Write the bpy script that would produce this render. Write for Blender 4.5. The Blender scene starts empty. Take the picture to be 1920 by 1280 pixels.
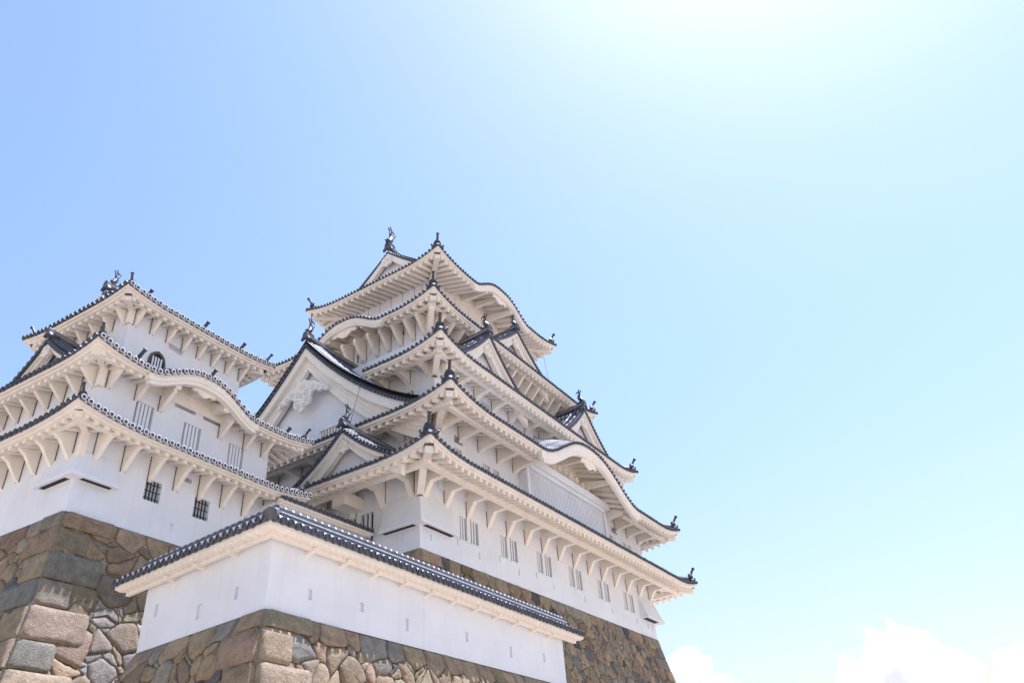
import bpy, math, random
from mathutils import Vector, Matrix
random.seed(7)
C = bpy.context.scene.collection
SC = bpy.context.scene
R = math.radians

# ------------------------------------------------------------------ camera
cam_d = bpy.data.cameras.new("camera"); cam = bpy.data.objects.new("camera", cam_d); C.objects.link(cam)
FPX, YAW, PIT, ROL = 1475.47, 0.527044, 0.582308, -0.083155
f = Vector((math.cos(YAW)*math.cos(PIT), math.sin(YAW)*math.cos(PIT), math.sin(PIT)))
r0 = f.cross(Vector((0, 0, 1))).normalized(); u0 = r0.cross(f)
rr = math.cos(ROL)*r0 + math.sin(ROL)*u0; uu = -math.sin(ROL)*r0 + math.cos(ROL)*u0
cam.matrix_world = Matrix(((rr.x, uu.x, -f.x, -28.0864), (rr.y, uu.y, -f.y, -22.1689), (rr.z, uu.z, -f.z, -12.3739), (0, 0, 0, 1)))
cam_d.sensor_width = 36; cam_d.lens = FPX/1920*36; cam_d.clip_end = 20000; cam_d.clip_start = 0.1
SC.camera = cam

# ------------------------------------------------------------------ light
SUN_EL, SUN_AZ = R(68), R(-12)          # azimuth from +x (east) towards +y
sd = Vector((math.cos(SUN_EL)*math.cos(SUN_AZ), math.cos(SUN_EL)*math.sin(SUN_AZ), math.sin(SUN_EL)))
W = bpy.data.worlds.new("World"); SC.world = W; W.use_nodes = True
wn = W.node_tree.nodes; wl = W.node_tree.links
sky = wn.new("ShaderNodeTexSky"); sky.sky_type = 'NISHITA'; sky.sun_disc = False
sky.sun_elevation = SUN_EL; sky.sun_rotation = math.pi/2 - SUN_AZ
sky.altitude = 600; sky.air_density = 2.6; sky.dust_density = 2.0; sky.ozone_density = 2.0
bg = wn["Background"]; bg.inputs[1].default_value = 0.070
wl.new(sky.outputs[0], bg.inputs[0])
sun_d = bpy.data.lights.new("sun", 'SUN'); sun_d.energy = 4.7; sun_d.angle = R(0.53); sun_d.color = (1, 0.95, 0.87)
sun = bpy.data.objects.new("sun", sun_d); C.objects.link(sun)
sun.rotation_euler = (-sd).to_track_quat('-Z', 'Y').to_euler()
SC.view_settings.view_transform = 'Standard'; SC.view_settings.look = 'None'
SC.view_settings.exposure = 1.1; SC.view_settings.use_white_balance = True; SC.view_settings.white_balance_temperature = 5450; SC.view_settings.white_balance_tint = 23; SC.view_settings.gamma = 1
SC.cycles.max_bounces = 16; SC.cycles.diffuse_bounces = 6; SC.cycles.volume_bounces = 16
SC.cycles.use_denoising = True

# ------------------------------------------------------------------ materials
def mat(name, base, rough=0.8, var=0.0, vscale=3.0, bump=0.0, bscale=20.0, base2=None, spec=0.5, streak=0.0, attr=False):
    m = bpy.data.materials.new(name); m.use_nodes = True
    n = m.node_tree.nodes; l = m.node_tree.links; p = n["Principled BSDF"]
    p.inputs["Roughness"].default_value = rough; p.inputs["Specular IOR Level"].default_value = spec
    p.inputs["Base Color"].default_value = (*base, 1)
    tc = n.new("ShaderNodeTexCoord"); col = None
    if attr:
        a = n.new("ShaderNodeAttribute"); a.attribute_name = "tone"; col = a.outputs["Color"]
    if var or base2:
        nz = n.new("ShaderNodeTexNoise"); nz.inputs["Scale"].default_value = vscale; nz.inputs["Detail"].default_value = 6; nz.inputs["Roughness"].default_value = .65
        l.new(tc.outputs["Object"], nz.inputs["Vector"])
        mx = n.new("ShaderNodeMix"); mx.data_type = 'RGBA'
        b2 = base2 or tuple(c*(1-var) for c in base)
        if attr:
            mx.blend_type = 'MULTIPLY'
            rp = n.new("ShaderNodeValToRGB"); rp.color_ramp.elements[0].position = .3; rp.color_ramp.elements[1].position = .7
            rp.color_ramp.elements[0].color = (1-var, 1-var, 1-var, 1); rp.color_ramp.elements[1].color = (1+var*.6, 1+var*.5, 1+var*.4, 1)
            l.new(nz.outputs["Fac"], rp.inputs["Fac"]); mx.inputs["Factor"].default_value = 1
            l.new(col, mx.inputs["A"]); l.new(rp.outputs["Color"], mx.inputs["B"])
        else:
            rp = n.new("ShaderNodeValToRGB"); rp.color_ramp.elements[0].position = .35; rp.color_ramp.elements[1].position = .68
            l.new(nz.outputs["Fac"], rp.inputs["Fac"]); l.new(rp.outputs["Color"], mx.inputs["Factor"])
            mx.inputs["A"].default_value = (*base, 1); mx.inputs["B"].default_value = (*b2, 1)
        col = mx.outputs["Result"]
        if attr:
            n3 = n.new("ShaderNodeTexNoise"); n3.inputs["Scale"].default_value = 22; n3.inputs["Detail"].default_value = 8; n3.inputs["Roughness"].default_value = .8
            l.new(tc.outputs["Object"], n3.inputs["Vector"])
            r3 = n.new("ShaderNodeValToRGB"); r3.color_ramp.elements[0].position = .36; r3.color_ramp.elements[1].position = .62
            r3.color_ramp.elements[0].color = (.62, .6, .58, 1); r3.color_ramp.elements[1].color = (1.12, 1.1, 1.06, 1)
            l.new(n3.outputs["Fac"], r3.inputs["Fac"])
            m3 = n.new("ShaderNodeMix"); m3.data_type = 'RGBA'; m3.blend_type = 'MULTIPLY'; m3.inputs["Factor"].default_value = 1
            l.new(col, m3.inputs["A"]); l.new(r3.outputs["Color"], m3.inputs["B"]); col = m3.outputs["Result"]
    if streak:
        mp = n.new("ShaderNodeMapping"); mp.inputs["Scale"].default_value = (2.2, 2.2, .22)
        l.new(tc.outputs["Object"], mp.inputs["Vector"])
        n2 = n.new("ShaderNodeTexNoise"); n2.inputs["Scale"].default_value = 1.6; n2.inputs["Detail"].default_value = 7
        l.new(mp.outputs[0], n2.inputs["Vector"])
        r2 = n.new("ShaderNodeValToRGB"); r2.color_ramp.elements[0].position = .5; r2.color_ramp.elements[1].position = .78
        r2.color_ramp.elements[0].color = (0, 0, 0, 1)
        l.new(n2.outputs["Fac"], r2.inputs["Fac"])
        mm = n.new("ShaderNodeMath"); mm.operation = 'MULTIPLY'; mm.inputs[1].default_value = streak
        l.new(r2.outputs["Color"], mm.inputs[0])
        mx2 = n.new("ShaderNodeMix"); mx2.data_type = 'RGBA'; mx2.inputs["B"].default_value = (.36, .34, .31, 1)
        l.new(mm.outputs[0], mx2.inputs["Factor"])
        if col: l.new(col, mx2.inputs["A"])
        else: mx2.inputs["A"].default_value = (*base, 1)
        col = mx2.outputs["Result"]
    if col: l.new(col, p.inputs["Base Color"])
    if bump:
        nb = n.new("ShaderNodeTexNoise"); nb.inputs["Scale"].default_value = bscale; nb.inputs["Detail"].default_value = 8; nb.inputs["Roughness"].default_value = .7
        l.new(tc.outputs["Object"], nb.inputs["Vector"])
        bp = n.new("ShaderNodeBump"); bp.inputs["Strength"].default_value = bump; bp.inputs["Distance"].default_value = .05
        l.new(nb.outputs["Fac"], bp.inputs["Height"]); l.new(bp.outputs[0], p.inputs["Normal"])
    return m
M_WALL = mat("lime_plaster_wall", (.76, .79, .835), .9, .085, .55, .06, 9, streak=.10)
M_TRIM = mat("lime_plaster_eaves", (.84, .795, .715), .9, .08, 1.4, .08, 12, streak=.10)  # aged plaster, with the warmth of ground bounce tinted into its colour
M_TILE = mat("grey_roof_tile", (.062, .067, .084), .48, 0, 5, .45, 11, base2=(.115, .12, .14), spec=.3)
M_RIM = mat("pale_rim_glint", (.62, .61, .60), .7, .2, 8)  # sun glint painted as pale south disc rims; also colours the pan-tile crescents
M_JOINT = mat("tile_joint_plaster", (.72, .71, .70), .75, .35, 6)
M_ORN = mat("dark_ornament_tile", (.030, .033, .045), .4, 0, 8, .3, 20, base2=(.06, .062, .075))
M_DARK = mat("dark_opening", (.03, .026, .022), .9)
M_SEAM = mat("weathered_seam", (.17, .125, .085), .9, .6, 9)
M_IRON = mat("black_iron", (.02, .02, .024), .5, .3, 9)
M_FRAME = mat("weathered_lacquer_frame", (.11, .095, .078), .6, .5, 6)
M_STONE = mat("castle_stone", (.3, .27, .22), .94, .36, 3.0, 1.0, 13, attr=True, spec=.2)
M_RUBBLE = mat("rubble_filler", (.46, .43, .36), .95, 0, 6, 1, 6, base2=(.17, .15, .12), spec=.2)
M_GRAV = mat("pale_gravel", (.44, .36, .265), .95, 0, .35, .4, 30, base2=(.37, .30, .22))
M_GROOVE = mat("carved_groove", (.40, .39, .39), .9)
M_CABLE = mat("cable_metal", (.08, .08, .085), .5)

# ------------------------------------------------------------------ mesh helpers
class MB:
    def __init__(s): s.v = []; s.f = []; s.mi = []; s.c = []
    def add(s, vs, fs, mi=0):
        o = len(s.v); s.v += [tuple(x) for x in vs]; s.f += [tuple(i+o for i in g) for g in fs]; s.mi += [mi]*len(fs)
    def hexa(s, p, mi=0):       # p: 8 points, bottom ring then top ring
        s.add(p, [(3, 2, 1, 0), (4, 5, 6, 7), (0, 1, 5, 4), (1, 2, 6, 5), (2, 3, 7, 6), (3, 0, 4, 7)], mi)
    def box(s, x0, x1, y0, y1, z0, z1, mi=0):
        s.hexa([(x0, y0, z0), (x1, y0, z0), (x1, y1, z0), (x0, y1, z0), (x0, y0, z1), (x1, y0, z1), (x1, y1, z1), (x0, y1, z1)], mi)
    def prism(s, pts, ext, mi=0):    # planar 3-D polygon pushed along vector ext
        n = len(pts); e = Vector(ext); a = [Vector(p) for p in pts]; b = [p+e for p in a]
        s.add(a+b, [tuple(range(n))[::-1], tuple(range(n, 2*n))] + [(i, (i+1) % n, (i+1) % n+n, i+n) for i in range(n)], mi)
    def loft(s, rings, closed=True, caps=True, mi=0):
        n = len(rings[0]); vs = [p for r in rings for p in r]; fs = []
        for k in range(len(rings)-1):
            for i in range(n if closed else n-1):
                j = (i+1) % n; fs.append((k*n+i, k*n+j, (k+1)*n+j, (k+1)*n+i))
        if caps and closed: fs += [tuple(range(n))[::-1], tuple(range((len(rings)-1)*n, len(rings)*n))]
        s.add(vs, fs, mi)
    def tube(s, path, rad, n=8, mi=0, flat=1.0):
        path = [Vector(p) for p in path]
        rad = rad if hasattr(rad, '__len__') else [rad]*len(path); rings = []; pa = None
        for i, p in enumerate(path):
            t = (path[min(i+1, len(path)-1)]-path[max(i-1, 0)]).normalized()
            if pa is None:
                pa = t.cross(Vector((0, 0, 1)));
                if pa.length < .2: pa = t.cross(Vector((0, 1, 0)))
            a = (pa-t*pa.dot(t)).normalized(); pa = a; b = t.cross(a)
            rings.append([p+(a*math.cos(2*math.pi*k/n)*flat+b*math.sin(2*math.pi*k/n))*rad[i] for k in range(n)])
        s.loft(rings, mi=mi)
    def build(s, name, mats, parent=None, smooth=False):
        sm = getattr(s, 'sm', None)
        me = bpy.data.meshes.new(name); me.from_pydata(s.v, [], s.f)
        for m in (mats if isinstance(mats, (list, tuple)) else [mats]): me.materials.append(m)
        if any(s.mi): me.polygons.foreach_set("material_index", s.mi)
        if sm: me.polygons.foreach_set('use_smooth', sm)
        if smooth: me.polygons.foreach_set("use_smooth", [True]*len(s.f))
        if s.c:
            a = me.color_attributes.new("tone", 'FLOAT_COLOR', 'POINT')
            a.data.foreach_set("color", [x for c in s.c for x in c])
        me.validate(); me.update()
        o = bpy.data.objects.new(name, me); C.objects.link(o)
        if parent: o.parent = parent
        return o
def empty(name, loc, rz, label, cat, group=None):
    o = bpy.data.objects.new(name, None); C.objects.link(o); o.location = loc; o.rotation_euler = (0, 0, rz)
    tag(o, label, cat, group); return o
def tag(o, label=None, cat=None, group=None, kind=None):
    if label: o["label"] = label
    if cat: o["category"] = cat
    if group: o["group"] = group
    if kind: o["kind"] = kind
def inst(src, loc, rz, parent):
    o = src.copy(); C.objects.link(o); o.location = loc; o.rotation_euler = (0, 0, rz); o.parent = parent; return o

# ------------------------------------------------------------------ tiled skirt roofs
class Side:
    """One eave of a roof: u runs along the eave, d goes inwards, z up."""
    def __init__(s, o, U, L, z0, up, ll, a, b, run, ov, h0=1, h1=1, g0=None, g1=None, kara=(), gaps=(), sp=.3, fade=True):
        s.o = Vector(o); s.U = Vector((U[0], U[1], 0)).normalized(); s.IN = Vector((-s.U.y, s.U.x, 0))
        s.L = L; s.z0 = z0; s.up = up; s.ll = ll; s.a = a; s.b = b; s.run = run; s.ov = ov; s.h0 = h0; s.h1 = h1
        s.g0 = g0; s.g1 = g1; s.kara = kara; s.gaps = gaps; s.sp = sp
    def kz(s, u):
        z = 0
        for c, w, h, p in s.kara:
            t = abs(u-c)/w
            if t < 1: z += h*(1+math.cos(math.pi*t**p))/2
        return z
    def uz(s, u):
        e = lambda t: max(0, 1-max(t, 0)/s.ll)**2.3
        return s.up*((e(u) if s.h0 else 0)+(e(s.L-u) if s.h1 else 0))
    def eave(s, u): return s.z0+s.uz(u)+s.kz(u)
    def prof(s, d): return s.a*d+s.b*d*d
    def top(s, u, d):
        k = max(0, 1-d/s.run); e = max(0, (d-s.ov)/max(.1, s.run-s.ov))
        return s.z0+s.uz(u)*k+s.kz(u)*(1-.09*min(1, d/s.ov)-.4*e)+s.prof(d)
    def P(s, u, d, z): v = s.o+s.U*u+s.IN*d; return (v.x, v.y, v.z+z)
    def dmax(s, u):
        m = s.run
        if s.h0:
            if s.g0 is None or u < s.g0: m = min(m, u/s.h0)
        if s.h1:
            if s.g1 is None or s.L-u < s.g1: m = min(m, (s.L-u)/s.h1)
        return max(m, 0)
    def skip(s, u): return any(a < u < b for a, b in s.gaps)
    def spans(s):
        xs = [0.0]; out = []
        for a, b in s.gaps: out.append((xs[-1], a)); xs.append(b)
        out.append((xs[-1], s.L)); return [(a, b) for a, b in out if b-a > .05]
    def tiles(s, mb, rim=False, rr=.085, discs=True, joint=0):
        rr = .1 if rim else rr
        nd = 5
        for a, b in s.spans():
            n = max(2, round((b-a)/s.sp)); us = [a+(b-a)*i/n for i in range(n+1)]
            for gx in (s.g0, None if s.g1 is None else s.L-s.g1):
                if gx is not None: us += [gx-.001, gx+.001]
            us.sort(); vs = []; fs = []
            for u in us:
                m = s.dmax(u)
                for k in range(nd+1): d = m*k/nd; vs.append(s.P(u, d, s.top(u, d)+.01))
            w = nd+1
            for i in range(len(us)-1):
                for k in range(nd): fs.append((i*w+k, (i+1)*w+k, (i+1)*w+k+1, i*w+k+1))
            mb.add(vs, fs)
            # front drop of the pan tiles
            vs = []; fs = []
            for i, u in enumerate(us): vs += [s.P(u, -.02, s.eave(u)+.03), s.P(u, -.02, s.eave(u)-.05)]
            for i in range(len(us)-1): fs.append((2*i, 2*i+1, 2*i+3, 2*i+2))
            mb.add(vs, fs)
            for i in range(n):
                u = a+(b-a)*(i+.5)/n+random.uniform(-.012, .012); m = s.dmax(u); dzr = random.uniform(-.012, .014)
                if m < .12: continue
                rings = []
                for k in range(nd+1):
                    d = -.05+(m+.05)*k/nd; z = s.top(u, max(d, 0))+.02+dzr; rings.append([])
                    for q in range(5):
                        t = math.pi*q/4; rings[-1].append(s.P(u-rr*math.cos(t), d, z+rr*1.05*math.sin(t)))
                mb.loft(rings, closed=False)
                for q in range(joint):     # plastered joints between the tiles of a roll
                    d0 = .0+m*q/joint
                    rg = [[s.P(u-(rr+.012)*math.cos(math.pi*k/4), d, s.top(u, d)+.02+(rr+.012)*1.05*math.sin(math.pi*k/4)) for k in range(5)] for d in (d0, d0+m/joint*.88)]
                    mb.loft(rg, closed=False, mi=1)
                if discs:
                    zc = s.eave(u)+.045+dzr; n8 = 10; ring = lambda r, d: [s.P(u+r*math.cos(2*math.pi*k/n8), d, zc+r*math.sin(2*math.pi*k/n8)) for k in range(n8)]
                    mb.loft([ring(rr*1.15, .02), ring(rr*1.15, -.085)], caps=False)
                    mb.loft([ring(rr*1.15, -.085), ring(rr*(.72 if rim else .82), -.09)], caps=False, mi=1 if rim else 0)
                    mb.add(ring(rr*.82, -.07), [tuple(range(n8))])
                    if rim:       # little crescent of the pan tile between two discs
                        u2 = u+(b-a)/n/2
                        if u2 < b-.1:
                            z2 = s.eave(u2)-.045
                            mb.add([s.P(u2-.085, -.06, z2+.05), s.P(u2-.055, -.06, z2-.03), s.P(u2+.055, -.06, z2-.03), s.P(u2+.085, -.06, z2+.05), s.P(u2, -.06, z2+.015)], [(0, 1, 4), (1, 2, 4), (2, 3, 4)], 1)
    def sweep(s, mb, poly, u0=None, u1=None, step=.5, mi=0, kara=True, upf=1.0, caps=False):
        """poly: list of (d, dz) swept along the eave curve, mitred at the hips."""
        for a, b in s.spans():
            lo = a if u0 is None else max(a, u0); hi = b if u1 is None else min(b, u1)
            if hi-lo < .02: continue
            n = max(2, int((hi-lo)/step)); rings = []
            for i in range(n+1):
                t = i/n; ring = []
                for d, dz in poly:
                    l2 = lo+(d*s.h0 if (lo <= 0.001 and s.h0) else 0); h2 = hi-(d*s.h1 if (hi >= s.L-.001 and s.h1) else 0)
                    u = l2+(h2-l2)*t
                    ring.append(s.P(u, d, s.z0+s.uz(u)*max(0, 1-upf*d/s.ov*.8)+(s.kz(u) if kara else 0)+dz))
                rings.append(ring)
            mb.loft(rings, closed=True, caps=True, mi=mi)
    def fascia(s, mb, h=1.0):
        s.sweep(mb, [(.03, -.005), (.03, -.20*h), (.30, -.20*h+.05), (.30, .05)])
        s.sweep(mb, [(.15, -.17*h), (.15, -.27*h), (.36, -.25*h), (.36, -.1*h)])
    def soffit(s, mb, dz=-.22, slope=.35):
        dz += .06
        s.sweep(mb, [(.3, dz), (s.ov+.25, dz+slope*(s.ov-.05)), (s.ov+.25, dz+.12+slope*(s.ov-.05)), (.3, dz+.1)])
    def rafters(s, mb, dz=-.22, slope=.35, w=.17, h=.2, sp=.5, d0=.22, d1=None):
        d1 = d1 or s.ov+.05; n = int(s.L/sp)
        for i in range(n):
            u = s.L*(i+.5)/n
            if s.skip(u): continue
            m = min(d1, (u-.12)/s.h0 if s.h0 else 99, (s.L-u-.12)/s.h1 if s.h1 else 99)
            if m < d0+.1: continue
            pts = []
            for d in (d0, m):
                zc = s.z0+s.uz(u)*max(0, 1-d/s.ov*.8)+s.kz(u)+dz+slope*(d-.3)
                pts.append([s.P(u-w/2, d, zc-h), s.P(u+w/2, d, zc-h), s.P(u+w/2, d, zc+.02), s.P(u-w/2, d, zc+.02)])
            mb.hexa([pts[0][0], pts[0][1], pts[1][1], pts[1][0], pts[0][3], pts[0][2], pts[1][2], pts[1][3]])
    def beam(s, mb, d, dz, w=.26, h=.28, ext=.25, cut=()):
        for a, b in s.spans():
            l2 = a+(d-ext if a <= .001 and s.h0 else 0); h2 = b-(d-ext if b >= s.L-.001 and s.h1 else 0)
            segs = [(l2, h2)]
            for c0, c1 in cut: segs = [q for p0, p1 in segs for q in ((p0, min(p1, c0)), (max(p0, c1), p1)) if q[1]-q[0] > .1]
            for p0, p1 in segs:
                z = s.z0+dz+(.006 if abs(s.U.y) > .5 else 0)
                mb.hexa([s.P(p0, d-w/2, z-h), s.P(p1, d-w/2, z-h), s.P(p1, d+w/2, z-h), s.P(p0, d+w/2, z-h),
                         s.P(p0, d-w/2, z), s.P(p1, d-w/2, z), s.P(p1, d+w/2, z), s.P(p0, d+w/2, z)])

def rect_sides(x0, x1, y0, y1, z, **k):
    """S, E, N, W sides of a rectangular eave; per-side keys via k['S'] etc."""
    per = {q: k.pop(q, {}) for q in 'SENW'}; out = {}
    for q, o, U, L in (('S', (x0, y0, 0), (1, 0), x1-x0), ('E', (x1, y0, 0), (0, 1), y1-y0), ('N', (x1, y1, 0), (-1, 0), x1-x0), ('W', (x0, y1, 0), (0, -1), y1-y0)):
        kk = dict(k); kk.update(per[q]); out[q] = Side(o, U, L, z, **kk)
    return out

def frame_pt(o, X, Y, p): v = Vector(o)+Vector(X)*p[0]+Vector(Y)*p[1]; return (v.x, v.y, v.z+p[2])

def hip_ridge(mb, s, d1, w=.26, h=.3):
    """stacked ridge running up the hip at the start corner of side s."""
    dg = (s.U*s.h0+s.IN); n = (s.U*-s.IN.dot(s.IN)+s.IN*s.h0).normalized()
    rings = []
    for k in range(9):
        d = .28+(d1-.28)*k/8; z = s.top(d*s.h0, d)
        c = s.o+dg*d
        rings.append([(c.x+n.x*q*w/2, c.y+n.y*q*w/2, z+t) for q, t in ((-1, -.02), (-1, h*.72), (-.45, h), (.45, h), (1, h*.72), (1, -.02))])
    mb.loft(rings)

def corner_tile(parent, s, sc=1.0, end=False):
    """ridge-end tile with a round bar rising from it at the outer hip corner."""
    o = s.o if not end else s.o+s.U*s.L
    dg = (s.U+s.IN).normalized() if not end else (-s.U+s.IN).normalized()
    t = Vector((-dg.y, dg.x, 0)); z0 = s.z0+s.up
    c = o+dg*.42; mb = MB()
    def q(a, b, z): v = c+t*a*sc+dg*b*sc; return (v.x, v.y, z0+z*sc)
    out = [(-.30, 0), (-.36, .13), (-.27, .2), (-.25, .45), (-.17, .62), (0, .7), (.17, .62), (.25, .45), (.27, .2), (.36, .13), (.30, 0)]
    mb.prism([q(a, -.08, z) for a, z in out], dg*.2*sc)
    for sg in (-1, 1):
        mb.tube([q(sg*.28, -.12, .08), q(sg*.42, -.12, .10), q(sg*.44, -.12, .2), q(sg*.34, -.12, .24)], [.07*sc, .06*sc, .05*sc, .03*sc], 6)
    mb.tube([q(0, -.04, .55), q(0, -.18, .82), q(0, -.30, 1.0), q(0, -.33, 1.06)], [.1*sc, .085*sc, .085*sc, .1*sc], 10)
    mb.tube([q(0, -.32, 1.03), q(0, -.36, 1.09)], [.125*sc, .125*sc], 10)
    mb.tube([q(0, -.1, .3), q(0, -.14, .3)], [.12*sc, .1*sc], 10)
    mb.tube([q(0, -.34, -.02), q(0, -.46, .03)], [.1*sc, .1*sc], 10)
    return mb.build("ridge_end_tile", M_ORN, parent)

def hip_rafter(parent, s, ov, dz=-.36, end=False, w=.36, h=.36):
    o = s.o if not end else s.o+s.U*s.L
    dg = (s.U+s.IN).normalized() if not end else (-s.U+s.IN).normalized()
    t = Vector((-dg.y, dg.x, 0)); mb = MB()
    def q(a, b, z): v = o+t*a+dg*b; return (v.x, v.y, z)
    za = s.z0+s.up+dz-.10*h/.34; zb = s.z0+dz+.30*ov; b0 = .5; b1 = (ov+.1)*1.414
    zm = za+(zb-za)*.12
    mb.hexa([q(-w/2, b0, za-h), q(w/2, b0, za-h), q(w/2, b1, zb-h), q(-w/2, b1, zb-h), q(-w/2, b0, za), q(w/2, b0, za), q(w/2, b1, zb), q(-w/2, b1, zb)])
    r = mb.build("hip_rafter", M_TRIM, parent)
    m2 = MB(); arc = [(w*.62*math.cos(math.pi*k/6), w*.5*math.sin(math.pi*k/6)) for k in range(7)]
    m2.prism([q(a, b0-.12, za-.0+z) for a, z in arc], dg*.5)
    m2.build("end_cap_tile", M_ORN, r)
    return r

# ------------------------------------------------------------------ walls with openings
def wall(mb, o, U, L, z0, z1, holes=(), depth=.22, back=None, bmi=1):
    """upright wall face from o along U, openings (u0,u1,za,zb) recessed inwards."""
    U = Vector((U[0], U[1], 0)); IN = Vector((-U.y, U.x, 0)); o = Vector((o[0], o[1], 0))
    def P(u, d, z): v = o+U*u+IN*d; return (v.x, v.y, z)
    us = sorted({0, L, *[h[0] for h in holes], *[h[1] for h in holes]}); zs = sorted({z0, z1, *[h[2] for h in holes], *[h[3] for h in holes]})
    for i in range(len(us)-1):
        for k in range(len(zs)-1):
            uc = (us[i]+us[i+1])/2; zc = (zs[k]+zs[k+1])/2
            if any(h[0] < uc < h[1] and h[2] < zc < h[3] for h in holes): continue
            mb.add([P(us[i], 0, zs[k]), P(us[i+1], 0, zs[k]), P(us[i+1], 0, zs[k+1]), P(us[i], 0, zs[k+1])], [(0, 1, 2, 3)])
    for h in holes:
        a, b, c, d = h[:4]; dp = h[4] if len(h) > 4 else depth; dark = h[5] if len(h) > 5 else True
        F = [P(a, 0, c), P(b, 0, c), P(b, 0, d), P(a, 0, d)]; B = [P(a, dp, c), P(b, dp, c), P(b, dp, d), P(a, dp, d)]
        mb.add(F+B, [(0, 1, 5, 4), (1, 2, 6, 5), (2, 3, 7, 6), (3, 0, 4, 7)])
        mb.add(B, [(0, 1, 2, 3)], bmi if dark else 0)

def bars(parent, o, U, h, n, m=M_WALL, w=.085, dp=.05, name="window", horiz=0, t=.09, frame=True):
    """window lattice standing in opening h of a wall."""
    U = Vector((U[0], U[1], 0)); IN = Vector((-U.y, U.x, 0)); o = Vector((o[0], o[1], 0)); mb = MB()
    a, b, c, d = h[:4]
    def bx(u0, u1, d0, d1, z0, z1):
        p = [o+U*x+IN*y for x, y in ((u0, d0), (u1, d0), (u1, d1), (u0, d1))]
        mb.hexa([(v.x, v.y, z0) for v in p]+[(v.x, v.y, z1) for v in p])
    for i in range(n):
        u = a+(b-a)*(i+1)/(n+1); bx(u-w/2, u+w/2, dp, dp+t, c+.005, d-.005)
    for k in range(horiz):
        z = c+(d-c)*(k+.5)/horiz; bx(a+.005, b-.005, dp+.01, dp+t-.02, z-w/2, z+w/2)
    if frame: bx(a-.05, b+.05, -.05, .06, c-.07, c-.004)
    return mb.build(name, m, parent)

def bracket_mesh(name, prof, w):
    """plate standing on the wall: prof in (out, z); the wall is the local x axis, out is -y."""
    mb = MB(); mb.prism([(-w/2, -a, z) for a, z in prof], (w, 0, 0))
    za = min(z for a, z in prof if a <= .01); zb = max(z for a, z in prof if a <= .01)
    m2 = MB()
    for sg in (-1, 1):
        x = sg*(w/2+.012); m2.box(min(x-.012, x+.012), max(x-.012, x+.012), -.03, -.004, za, zb)
    mb.add(m2.v, m2.f, 1)
    me = mb.build(name, [M_TRIM, M_SEAM])
    return me

# ------------------------------------------------------------------ gables
def fish(parent, base, fwd, sc=1.0, mat_=None):
    """fish-shaped ridge finial, head down on the ridge, tail arched up; fwd points out of the gable."""
    fw = Vector(fwd).normalized(); sd_ = Vector((-fw.y, fw.x, 0)); b = Vector(base); mb = MB()
    def q(x, y, z): v = b+fw*x*sc+sd_*y*sc; return (v.x, v.y, b.z+z*sc)
    mb.tube([q(.34, 0, .02), q(.26, 0, .22), q(.10, 0, .42), q(0, 0, .68), q(.02, 0, .95), q(.10, 0, 1.15), q(.12, 0, 1.28)], [.20*sc, .26*sc, .25*sc, .19*sc, .14*sc, .10*sc, .05*sc], 8, flat=.8)
    def fin(pts, th=.05):
        mb.prism([q(x, -th/2, z) for x, z in pts], sd_*th*sc)
    fin([(.06, 1.12), (.18, 1.16), (.34, 1.5), (.22, 1.62), (.16, 1.36)])
    fin([(.06, 1.12), (.14, 1.2), (.06, 1.5), (.10, 1.78), (-.06, 1.62), (-.08, 1.3)])
    fin([(.08, 1.1), (-.02, 1.24), (-.24, 1.34), (-.40, 1.2), (-.36, 1.38), (-.16, 1.5), (.04, 1.36)])
    for z, x in ((.35, -.16), (.55, -.22), (.75, -.16), (.92, -.1)):
        fin([(x+.08, z), (x-.12, z+.16), (x+.06, z+.2)])
    for sg in (-1, 1):
        mb.prism([q(.2, sg*.2, .25), q(.02, sg*.42, .5), q(-.06, sg*.46, .72), q(.0, sg*.25, .55)], fw*.04*sc)
        mb.prism([q(.3, sg*.15, .28), q(.38, sg*.3, .42), q(.3, sg*.2, .5)], fw*.04*sc)
    mb.prism([q(x, -.17, z) for x, z in ((.42, -.3), (.42, .02), (.1, .1), (-.3, .0), (-.3, -.3))], sd_*.34*sc)
    return mb.build("fish_finial", mat_ or M_ORN, parent, smooth=False)

def spiral(mb, q, cx, cz, r, turns=1.3, hand=1, a0=0, w=.05, y=-.05):
    """relief scroll drawn as a thin tube on the pendant."""
    n = int(14*turns); pts = []
    for k in range(n+1):
        t = k/n; a = a0+hand*2*math.pi*turns*t; rad = r*(1-.72*t)
        pts.append(q(cx+rad*math.cos(a), y, cz+rad*math.sin(a)))
    mb.tube(pts, w, 5, mi=1)

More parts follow.
